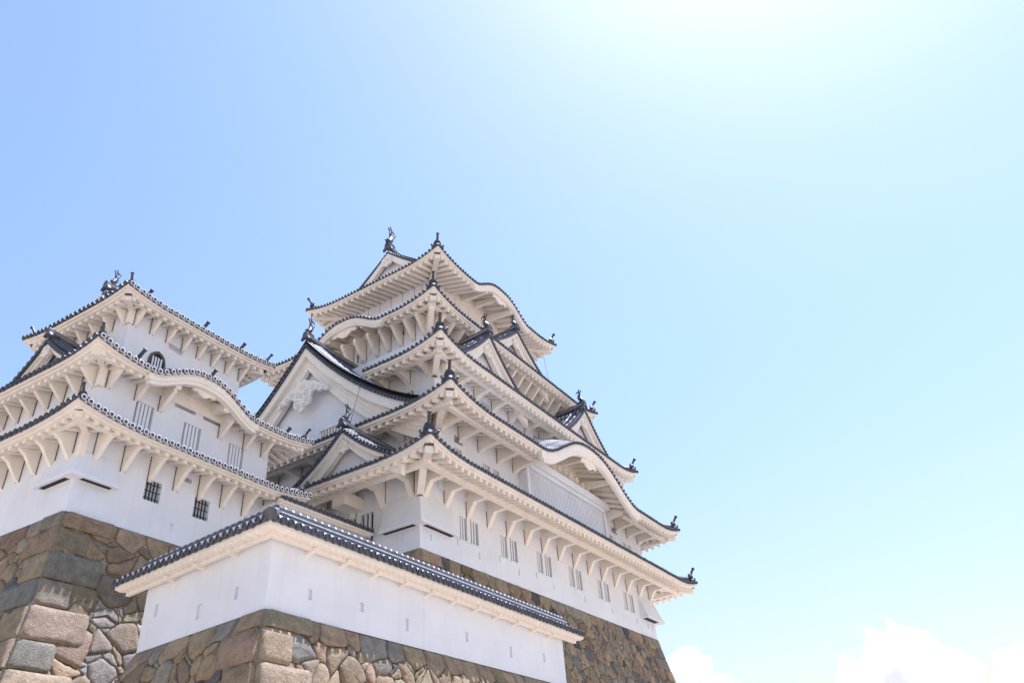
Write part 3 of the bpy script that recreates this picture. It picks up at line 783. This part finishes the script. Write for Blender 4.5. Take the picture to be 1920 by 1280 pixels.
# lattice bay on the second storey
mb = MB(); x0, x1 = 9.3, 19.6; yb = -.62
mb.box(x0, x0+.28, yb-.08, -.02, 4.4, 8.3); mb.box(x1-.28, x1, yb-.08, -.02, 4.4, 8.3)
mb.box(x0+.28, x1-.28, -.30, -.2, 4.4, 7.6)
mb.box(x0-.2, x1+.2, yb-.35, -.02, 7.32, 7.78); mb.box(x0+.28, x1-.28, yb-.16, yb+.1, 7.1, 7.32)
nb = 50
for k in range(nb): x = x0+.34+(x1-x0-.68)*(k+.5)/nb; mb.box(x-.06, x+.06, yb, yb+.14, 4.4, 7.1)
bay = mb.build("lattice_bay", M_WALL, keep_walls[2])
mb = MB()            # carved frieze above the bay
for k in range(9):
    cx = 11.4+k*.75; q = lambda a, y, z: (a, -.64+y, z)
    spiral(mb, q, cx, 8.05+.5*math.exp(-((cx-14.4)/2.2)**2), .24, 1.5, 1 if k % 2 else -1, k*.7, .035, -.02)
mb.build("carved_frieze", [M_TRIM, M_TRIM], bay)

# gables of the keep
def zcurve(za, zb, w, c=.42): return lambda s: zb+(za-zb)*((1-min(s, w)/w)*(1-c)+c*(1-min(s, w)/w)**2)
gable(keep, (.42, 8.72), (1, 0), zcurve(15.15, 7.95, 9.0, .45), 9.0, 4.4, 1.95, 1.05, finial=.74, oh=.5, big=True, zb=7.2, rs=.6, droop=.46, vl=1.25)
gable(keep, (-2.15, 2.85), (1, 0), zcurve(6.2, 3.75, 3.6, .4), 3.6, 3.7, .85, .62, finial=.58, oh=.4, zb=3.8, rs=.5)
for x in (7.15, 19.9): gable(keep, (x, .35), (0, 1), zcurve(15.75, 12.2, 4.4, .4), 4.4, 2.5, 1.05, .85, finial=.66, oh=.42, zb=11.9, rs=.6, joint=True)
gable(keep, (13.45, 1.9), (0, 1), zcurve(20.1, 17.2, 4.3, .4), 4.3, 3.4, 1.0, .8, finial=.6, oh=.42, zb=17.0, rs=.5, joint=True)
s5 = kr[5][1]['S']
gable(keep, (7.5, 8.785), (1, 0), lambda s: s5.z0+s5.prof(6.22-min(s, 6.2))+.02, 4.35, 12.0, .8, .95, roof=False, finial=1.05, oh=.12, ridge_len=12.2, zb=23.8, rs=.8)
# lattice window and string course in the big gable
mb = MB()
for k in range(7): y = 6.1+k*.22; mb.box(.62, .72, y-.05, y+.05, 8.15, 8.75)
mb.box(.6, .735, 5.9, 7.7, 8.78, 8.95)
mb.box(.715, .735, 5.95, 7.6, 8.12, 8.78, 1)
mb.build("gable_lattice", [M_TRIM, M_DARK], keep)

# =================================================================== CORNER TOWER
TW = (-14.6243, 3.5488, -1.4941)
tow = empty("corner_tower", TW, R(2.2), "smaller white three-roofed tower with arched eave at the left edge", "tower")
TD = 8.06
TWL = {1: (0, 8.85, 0, TD, 0, 3.95), 2: (.18, 8.75, .2, TD-.2, 3.0, 6.75), 3: (1.55, 7.68, 1.55, TD-1.55, 6.0, 10.6)}
t1 = [(2.75, 3.47, 1.3, 2.12, .2, False), (5.03, 5.78, 1.28, 2.12, .2, False)]
t2 = [(1.8, 2.62, 4.1, 5.14, .24, False), (4.08, 4.96, 4.1, 5.14, .24, False), (6.48, 7.32, 4.1, 5.12, .24, False)]
t2b = [(3.5, 4.55, 5.62, 5.82, .4, False), (4.95, 6.0, 5.62, 5.82, .4, False)]
t3b = [(3.6, 4.35, 9.0, 9.3, .3, False)]
tww = {}
TH = {1: t1+[(4.1, 4.25, .45, .75, .06, False), (6.6, 6.75, .6, .9, .06, False), (4.15, 4.75, 2.55, 2.75, .3, False)], 2: [(a-.18, b-.18, *c) for a, b, *c in t2+t2b], 3: [(a-1.55, b-1.55, *c) for a, b, *c in t3b]}
for i, (x0, x1, y0, y1, z0, z1) in TWL.items():
    mb = MB()
    wall(mb, (x0, y0), (1, 0), x1-x0, z0, z1, TH[i]); wall(mb, (x1, y0), (0, 1), y1-y0, z0, z1)
    wall(mb, (x1, y1), (-1, 0), x1-x0, z0, z1); wall(mb, (x0, y1), (0, -1), y1-y0, z0, z1)
    tww[i] = mb.build("storey_wall", [M_WALL, M_DARK], tow)
for h in t1: bars(tww[1], (0, 0), (1, 0), h, 4, M_IRON, .035, .06, horiz=3, t=.05, frame=False)
for h in t2: bars(tww[2], (.18, .2), (1, 0), (h[0]-.18, h[1]-.18, h[2], h[3]), 4, M_WALL, .11, .03, t=.12, frame=False)
# bell-shaped window of the top storey
mb = MB(); cx, zb_, yw = 3.16, 7.74, 1.55
outl = [(-.42, 0), (-.42, .35), (-.34, .62), (-.2, .76), (0, .86), (.2, .76), (.34, .62), (.42, .35), (.42, 0)]
inn = [(a*.80, b*.86 if b else 0) for a, b in outl]
rings = [[(cx+a, yw-.07, zb_+b), (cx+c, yw-.07, zb_+d), (cx+c, yw+.02, zb_+d), (cx+a, yw+.02, zb_+b)] for (a, b), (c, d) in zip(outl, inn)]
mb.loft(rings); bw = mb.build("bell_window", M_FRAME, tww[3])
mb = MB(); mb.add([(cx+a, yw-.004, zb_+b) for a, b in inn], [tuple(range(len(inn)))], 1)
for k in range(4): x = cx-.21+.14*k; mb.box(x-.035, x+.035, yw-.05, yw-.01, zb_, zb_+.55)
mb.build("lattice", [M_WALL, M_DARK], bw)
TR = {
 1: dict(r=(-1.31, 10.12, -1.31, TD+1.31), z=3.04, up=.36, ll=3.2, a=.42, b=.01, run=1.75, ov=1.31),
 2: dict(r=(-1.0, 10.3, -1.0, TD+1.0), z=5.85, up=.38, ll=2.6, a=.46, b=.02, run=2.8, ov=1.18, S=dict(kara=((5.12, 2.75, .9, 1.25),))),
 3: dict(r=(.46, 8.77, .46, TD-.46), z=9.97, up=.26, ll=2.6, a=.52, b=.02, run=3.57, ov=1.09, S=dict(g0=1.15, g1=1.15), N=dict(g0=1.15, g1=1.15), W=dict(run=1.3), E=dict(run=1.3)),
}
tr = {}
for i in (1, 2, 3):
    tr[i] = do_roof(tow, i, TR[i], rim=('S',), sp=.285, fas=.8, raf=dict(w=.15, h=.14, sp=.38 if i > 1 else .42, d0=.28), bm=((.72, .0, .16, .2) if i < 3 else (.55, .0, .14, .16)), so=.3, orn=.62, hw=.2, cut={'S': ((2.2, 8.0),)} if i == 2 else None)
kara_front(tr[2][0], tr[2][1]['S'], 5.12, 2.75, .9, 1.25, .36, .55)
c1 = bracket_mesh("bracket", [(0, 2.0), (.12, 2.05), (.55, 2.62), (.82, 2.78), (.82, 2.95), (0, 3.2)], .17)
row(tr[1][0], c1, [(.55+1.16*k, 0) for k in range(8)], 0, 0)
row(tr[1][0], c1, [(0, .55+1.0*k) for k in range(8)], 0, -math.pi/2)
c2 = bracket_mesh("bracket", [(0, 5.05), (.12, 5.1), (.72, 5.66), (.8, 5.72), (.8, 5.9), (0, 6.2)], .15)
row(tr[2][0], c2, [(x, .2) for x in (.5, 1.75, 2.85, 5.9, 7.3, 8.35)], 0, 0)
row(tr[2][0], c2, [(.18, .5+.95*k) for k in range(8)], 0, -math.pi/2)
c3 = bracket_mesh("bracket", [(0, 9.2), (.1, 9.24), (.58, 9.78), (.62, 9.84), (.62, 10.0), (0, 10.2)], .13)
row(tr[3][0], c3, [(1.8+.83*k, 1.55) for k in range(8)], 0, 0)
row(tr[3][0], c3, [(1.55, 1.8+.9*k) for k in range(5)], 0, -math.pi/2)
for i, (cx, cy, z0, z1) in {1: (0, 0, 2.0, 3.3), 2: (.18, .2, 5.0, 6.1), 3: (1.55, 1.55, 9.2, 10.2)}.items():
    mb = MB(); t = .11; mb.box(cx-t, cx+t, cy-t, cy+t, z0, z1); mb.build("corner_strut", M_TRIM, tr[i][0])
drop_bay(tww[1], 0, 0, 1, 1.45, 1.75, 1.32, 2.25, .28)
st = tr[3][1]['S']
gable(tow, (1.7, 4.03), (1, 0), lambda s: st.z0+st.prof(3.57-min(s, 3.55))+.02, 2.5, 5.8, .5, .5, roof=False, finial=.52, oh=.1, ridge_len=5.8, zb=10.4, rs=.5, droop=.2)
gable(tow, (.1, 4.03), (1, 0), zcurve(8.55, 6.3, 3.3, .4), 3.3, 1.8, .5, .55, finial=0, oh=.32, zb=6.2, rs=.42, droop=.22)
for (px, py, pz) in ((.9, -.8, 6.1), (4.3, -.75, 6.85), (8.8, -.75, 5.95), (1.6, .75, 10.1), (4.6, .7, 10.1), (6.8, .7, 10.1)):
    mb = MB(); mb.tube([(px, py+.35, pz+.05), (px, py+.1, pz+.2)], [.16, .12], 8); mb.tube([(px, py+.15, pz+.15), (px+.03, py-.12, pz+.42), (px+.04, py-.2, pz+.5)], [.085, .07, .1], 8)
    mb.build("ridge_end_tile", M_ORN, tr[2][0] if pz < 8 else tr[3][0])

# =================================================================== LOW PLASTER WALL IN FRONT
FT = (-14.7688, -6.8999, -6.8513); fth = R(1.7)
fw = empty("plaster_wall", FT, fth, "low white plaster wall with tiled coping turning a corner in the foreground", "wall")
wa = R(84.8-1.7); WU = (math.cos(wa), math.sin(wa))          # west run, pointing away from the corner
SL, WL, WHT, TH_ = 15.75, 5.62, 1.82, .55
hipk = 1/math.tan(wa/2)
mb = MB()
sh = [(1.40, 1.56, .5, .78, .07, False), (3.45, 3.62, .58, .84, .07, False), (5.52, 5.68, .4, .78, .07, False), (8.73, 8.9, .6, .9, .07, False), (11.54, 11.7, .5, .88, .07, False), (14.0, 14.15, .68, 1.0, .07, False)]
wall(mb, (0, 0), (1, 0), SL, 0, WHT, sh)
wn_ = [(1.17, 1.33, .5, .82, .07, False), (2.7, 2.95, .34, .72, .07, False), (4.9, 5.06, .86, 1.2, .07, False)]
wh_ = [(WL-b, WL-a, c, d, e, k) for a, b, c, d, e, k in wn_]
wo = (WU[0]*WL, WU[1]*WL); wall(mb, wo, (-WU[0], -WU[1]), WL, 0, WHT, wh_)
wi = (-(-WU[1]), -WU[0])
INW = Vector((WU[1], -WU[0], 0))
e0 = Vector((wo[0], wo[1], 0)); e1 = e0+INW*TH_
mb.add([(e0.x, e0.y, 0), (e0.x, e0.y, WHT), (e1.x, e1.y, WHT), (e1.x, e1.y, 0)], [(0, 1, 2, 3)])
mb.add([(SL, 0, 0), (SL, TH_, 0), (SL, TH_, WHT), (SL, 0, WHT)], [(0, 1, 2, 3)])
ic = Vector((TH_*hipk, TH_, 0))
mb.add([(SL, TH_, 0), (ic.x, ic.y, 0), (ic.x, ic.y, WHT), (SL, TH_, WHT)], [(0, 1, 2, 3)])
mb.add([(ic.x, ic.y, 0), (e1.x, e1.y, 0), (e1.x, e1.y, WHT), (ic.x, ic.y, WHT)], [(0, 1, 2, 3)])
mb.build("wall_body", [M_WALL, M_DARK], fw)
ES = .62; zE = 1.93
k = dict(up=.0, ll=1, a=.6, b=.0, run=.88, ov=ES, sp=.27)
fs_ = Side((-ES*hipk, -ES, 0), (1, 0), SL+ES*hipk+.75, zE, h0=hipk, h1=0, **k)
# west eave runs towards the corner, its inner side faces east
wstart = e0-INW*ES+Vector((WU[0], WU[1], 0))*.75
fwst = Side((wstart.x, wstart.y, 0), (-WU[0], -WU[1]), WL+.75+ES*hipk, zE, h0=0, h1=hipk, **k)
bs = Side((SL+.75, TH_+ES, 0), (-1, 0), SL+.75-ic.x-ES*hipk*1, zE, h0=0, h1=0, **k)
bw_ = Side((ic.x+INW.x*ES+.2, ic.y+INW.y*ES+.4, 0), WU, WL-.3, zE, h0=0, h1=0, **k)
tm = MB(); fm = MB()
for s in (fs_, fwst, bs, bw_):
    s.tiles(tm, rr=.088, joint=3)
    s.sweep(fm, [(.03, -.005), (.03, -.13), (.22, -.16), (.3, .05)])
for s in (fs_, fwst):
    s.sweep(fm, [(.16, -.11), (.16, -.17), (ES+.05, -.10), (ES+.05, .05)])
    s.sweep(fm, [(.38, -.14), (.38, -.235), (.5, -.235), (.5, -.1)])
    nb = int(s.L/1.25)
    for q in range(nb):
        u = s.L*(q+.5)/nb
        if min(u, s.L-u) < .9: continue
        fm.hexa([s.P(u-.07, .3, zE-.25), s.P(u+.07, .3, zE-.25), s.P(u+.07, ES+.02, zE-.33), s.P(u-.07, ES+.02, zE-.33), s.P(u-.07, .3, zE-.16), s.P(u+.07, .3, zE-.16), s.P(u+.07, ES+.02, zE-.12), s.P(u-.07, ES+.02, zE-.12)])
    # scalloped plaster under the tiles
    n = int(s.L/.27)
    for q in range(n):
        u = s.L*(q+.5)/n
        if (s.h0 and u < .5) or (s.h1 and s.L-u < .5): continue
        fm.tube([s.P(u, .07, zE-.085), s.P(u, .34, zE-.10)], [.095, .085], 8)
tm.build("coping_tiles", [M_TILE, M_JOINT], fw); fm.build("eave_board", M_TRIM, fw)
# coping ridge with plastered joints
rg = MB(); rd = .88
def ridge_run(p0, p1):
    p0, p1 = Vector(p0), Vector(p1); t = (p1-p0).normalized(); nn = Vector((-t.y, t.x, 0)); z = zE+.53
    for hw, za, zb2, mi in ((.17, -.1, .1, 0), (.185, .1, .13, 1), (.15, .13, .24, 0)):
        rg.loft([[(p.x-nn.x*hw, p.y-nn.y*hw, z+za), (p.x+nn.x*hw, p.y+nn.y*hw, z+za), (p.x+nn.x*hw, p.y+nn.y*hw, z+zb2), (p.x-nn.x*hw, p.y-nn.y*hw, z+zb2)] for p in (p0, p1)], mi=mi)
    nn_ = int((p1-p0).length/.28)
    for q in range(nn_):
        a = p0+t*(.28*q); b = a+t*.2; c = a+t*.28
        rg.tube([(a.x, a.y, z+.25), (b.x, b.y, z+.25)], [.105, .1], 8); rg.tube([(b.x, b.y, z+.25), (c.x, c.y, z+.25)], .112, 8, mi=1)
cpt = Vector((fs_.o.x+rd*hipk, fs_.o.y+rd, 0))
ridge_run(cpt, (SL+.75, cpt.y, 0)); ridge_run(cpt, Vector(fwst.P(0, rd, 0)))
hp = MB()
rg.tube([(fs_.o.x+.02, fs_.o.y+.02, zE+.12), (cpt.x, cpt.y, zE+.68)], [.13, .13], 8)
rg.tube([(fs_.o.x-.06, fs_.o.y-.06, zE+.1), (fs_.o.x+.04, fs_.o.y+.04, zE+.16)], [.16, .16], 10)
rg.build("coping_ridge", [M_TILE, M_JOINT], fw)

# =================================================================== CONNECTING GALLERY
gal = empty("connecting_gallery", (-6.2, 3.0, -1.72), R(-.3), "small tiled lean-to roof over white wall squeezed between tower and keep", "gallery")
gs = Side((0, -.5, 0), (1, 0), 5.75, 2.98, 0, 1, .45, 0, 1.6, .5, h0=0, h1=0, sp=.285)
mb = MB(); gs.tiles(mb, rim=False); mb.build("tiled_roof", [M_TILE, M_RIM], gal)
mb = MB(); gs.fascia(mb, .8); mb.build("eave_board", M_TRIM, gal)
mb = MB(); mb.box(0, 5.7, 0, 1.0, -3, 2.95); mb.build("wall_body", M_WALL, gal)

# =================================================================== STONE BASES
def base(name, loc, rz, label, build):
    e = empty(name, loc, rz, label, "stone wall"); rng = random.Random(len(label))
    mb = MB(); bk = MB(); build(mb, bk, rng)
    mb.build("stone_facing", M_STONE, e); bk.build("rubble_core", M_RUBBLE, e)
    return e
def ko(h): return .16*h+.012*h*h
def kb(mb, bk, rng):
    H = 11.0
    S = batter_map((0, 0, 0), (1, 0), KW, ko); stone_face(mb, rng, S, KW, H, ((.42, 700), (.31, 2500), (.22, 2500), (.15, 1500)), (.7, 1.4), (1.9, 1.0), (1.9, 1.0), rows=[.62]+[.75]*16, bulge=.035); backing(bk, S, KW, H)
    Wm = batter_map((0, KD, 0), (0, -1), KD, ko); Wf = lambda u, h, d: Wm(u, h, d)
    stone_face(mb, rng, Wm, KD, H, ((.6, 300), (.4, 400), (.25, 300)), (.8, 1.5), None, (1.0, 1.9), rows=[.62]+[.75]*16); backing(bk, Wm, KD, H)
    E = batter_map((KW, 0, 0), (0, 1), KD, ko); stone_face(mb, rng, E, KD, H, ((.8, 200), (.5, 300)), (.9, 1.6), (1.0, 1.9), None, rows=[.62]+[.75]*16); backing(bk, E, KD, H)
base("stone_base", (0, 0, 0), 0, "long battered stone base of mixed brown and dark stones under the keep", kb)
def to(h): return .20*h+.011*h*h
PT = [((.385, .30, .205), 8), ((.30, .28, .245), 3), ((.33, .26, .18), 5), ((.16, .16, .165), .5), ((.31, .25, .18), 5), ((.36, .32, .26), 2)]
def tb(mb, bk, rng):
    H = 9.0; SLn = 10.5
    S = batter_map((0, 0, 0), (1, 0), SLn, to, True, False); stone_face(mb, rng, S, SLn, H, ((.6, 120), (.45, 600), (.32, 1500), (.21, 1500), (.13, 700)), (.7, 1.5), (1.9, 1.1), None, pal=PT, rows=[.6, .9, 1.0, .9, 1.1, .9, 1.0, .9, 1.0, .9], bulge=.04, gap=.016); backing(bk, S, SLn, H)
    Wm = batter_map((0, 10, 0), (0, -1), 10, to, False, True); stone_face(mb, rng, Wm, 10, H, ((.6, 100), (.45, 500), (.32, 1200), (.21, 1000)), (.7, 1.5), None, (1.1, 1.8), pal=PT, rows=[.6, .9, 1.0, .9, 1.1, .9, 1.0, .9, 1.0, .9], bulge=.04); backing(bk, Wm, 10, H)
base("stone_base", TW, R(2.2), "steep base of large rough stones with a sunlit patch under the left tower", tb)
def fo(h): return .30*min(h, .7)/.7+.17*h
PF = [((.385, .31, .21), 7), ((.30, .285, .25), 2.5), ((.34, .27, .185), 5), ((.18, .18, .185), .7), ((.33, .28, .21), 4)]
def fb(mb, bk, rng):
    H = 5.0
    S = batter_map((0, 0, 0), (1, 0), SL+.6, fo, True, False); stone_face(mb, rng, S, SL+.6, H, ((.44, 160), (.34, 700), (.25, 1500), (.17, 900)), (.6, 1.2), (1.5, .9), None, pal=PF, rows=[.52, .85, .9, .85, .9, .9], bulge=.035); backing(bk, S, SL+.6, H)
    Wb = batter_map((wo[0], wo[1], 0), (-WU[0], -WU[1]), WL, fo, False, True); stone_face(mb, rng, Wb, WL, H, ((.44, 100), (.34, 400), (.25, 800), (.17, 500)), (.6, 1.2), None, (.9, 1.5), pal=PF, rows=[.52, .85, .9, .85, .9, .9], bulge=.035); backing(bk, Wb, WL, H)
    bk.box(.4, SL, .3, .9, -.35, -.02)
base("stone_base", FT, fth, "knee of squared tan stones carrying the low plaster wall at the bottom", fb)

# =================================================================== CONDUCTOR CABLES
mb = MB(); mb.tube([(2.6, 4.3, 16.6), (.5, 4.15, 12.3), (-.9, 4.05, 6.9)], .014, 5); mb.build("conductor_cable", M_CABLE, keep)
mb = MB(); mb.tube([(21.0, 3.5, 22.4), (21.05, 3.3, 20.0), (21.2, 3.0, 17.9)], .014, 5); mb.build("conductor_cable", M_CABLE, keep)

# =================================================================== CLOUDS
def cloud(px, py, dist, r, balls, dens, label, seed, name="cloud"):
    """cumulus built as a scattering volume; balls: (x, y, z, radius) in units of r."""
    dv = (f+rr*((px-960)/FPX)-uu*((py-640)/FPX)).normalized()
    p = Vector((-28.09, -22.17, -12.37))+dv*dist
    lo = [min(b[i]-b[3]*1.5 for b in balls) for i in range(3)]; hi = [max(b[i]+b[3]*1.5 for b in balls) for i in range(3)]
    mb = MB(); mb.box(lo[0], hi[0], lo[1], hi[1], lo[2], hi[2])
    m = bpy.data.materials.new("cloud_vapour"); m.use_nodes = True; n = m.node_tree.nodes; l = m.node_tree.links
    n.remove(n["Principled BSDF"]); out = n["Material Output"]
    tc = n.new("ShaderNodeTexCoord"); pos = tc.outputs["Object"]
    nz = n.new("ShaderNodeTexNoise"); nz.inputs["Scale"].default_value = 1.9; nz.inputs["Detail"].default_value = 7; nz.inputs["Roughness"].default_value = .62
    ad = n.new("ShaderNodeVectorMath"); ad.operation = 'ADD'; ad.inputs[1].default_value = (seed*3.7, seed*1.3, 0); l.new(pos, ad.inputs[0]); l.new(ad.outputs[0], nz.inputs["Vector"])
    cur = None
    for b in balls:
        d = n.new("ShaderNodeVectorMath"); d.operation = 'DISTANCE'; d.inputs[1].default_value = b[:3]; l.new(pos, d.inputs[0])
        k = n.new("ShaderNodeMath"); k.operation = 'MULTIPLY_ADD'; k.inputs[1].default_value = -1/b[3]; k.inputs[2].default_value = 1; l.new(d.outputs["Value"], k.inputs[0])
        if cur is None: cur = k.outputs[0]
        else:
            mx = n.new("ShaderNodeMath"); mx.operation = 'SMOOTH_MAX'; mx.inputs[2].default_value = .15; l.new(cur, mx.inputs[0]); l.new(k.outputs[0], mx.inputs[1]); cur = mx.outputs[0]
    q = n.new("ShaderNodeMath"); q.operation = 'MULTIPLY_ADD'; q.inputs[1].default_value = 2.1; q.inputs[2].default_value = -1.05; l.new(nz.outputs["Fac"], q.inputs[0])
    a = n.new("ShaderNodeMath"); a.operation = 'ADD'; l.new(cur, a.inputs[0]); l.new(q.outputs[0], a.inputs[1])
    mr = n.new("ShaderNodeMapRange"); mr.inputs["From Min"].default_value = .0; mr.inputs["From Max"].default_value = .4; mr.inputs["To Max"].default_value = dens/r; l.new(a.outputs[0], mr.inputs["Value"])
    v = n.new("ShaderNodeVolumePrincipled"); v.inputs["Color"].default_value = (.982, .985, .992, 1); v.inputs["Anisotropy"].default_value = .2
    l.new(mr.outputs["Result"], v.inputs["Density"]); l.new(v.outputs[0], out.inputs["Volume"])
    o = mb.build(name, m); o.location = p; o.scale = (r, r, r)
    side = Vector((rr.x, rr.y, 0)); o.rotation_euler = (0, 0, math.atan2(side.y, side.x))
    tag(o, label, "cloud"); return o
cloud(1700, 1276, 3000, 150, [(0, 0, .1, .95), (-.75, .1, -.1, .7), (.75, 0, -.15, .75), (.1, .2, .55, .5), (-.45, 0, .3, .5), (.55, -.1, .3, .45), (-1.2, 0, -.5, .6), (1.25, 0, -.6, .55)], 8, "largest puffy white cumulus cloud low at the bottom right of the sky", 1)
cloud(1292, 1240, 3600, 95, [(0, 0, 0, .7), (-.6, 0, -.1, .55), (.6, .1, -.2, .5), (-.1, 0, -.5, .7), (.5, 0, -.5, .5)], .8, "faint wispy cloud just right of the keep's stone base", 2)
cloud(1350, 1300, 3300, 85, [(0, 0, 0, .8), (-.75, 0, -.2, .6), (.7, .1, -.15, .6), (.2, 0, .25, .45)], 6, "small white cloud cut by the bottom edge between two larger ones", 3)
cloud(1925, 1262, 3200, 95, [(0, 0, 0, .9), (-.6, 0, -.3, .6), (.7, .1, .1, .8)], 6, "white cloud cut off by the right edge of the picture", 4)
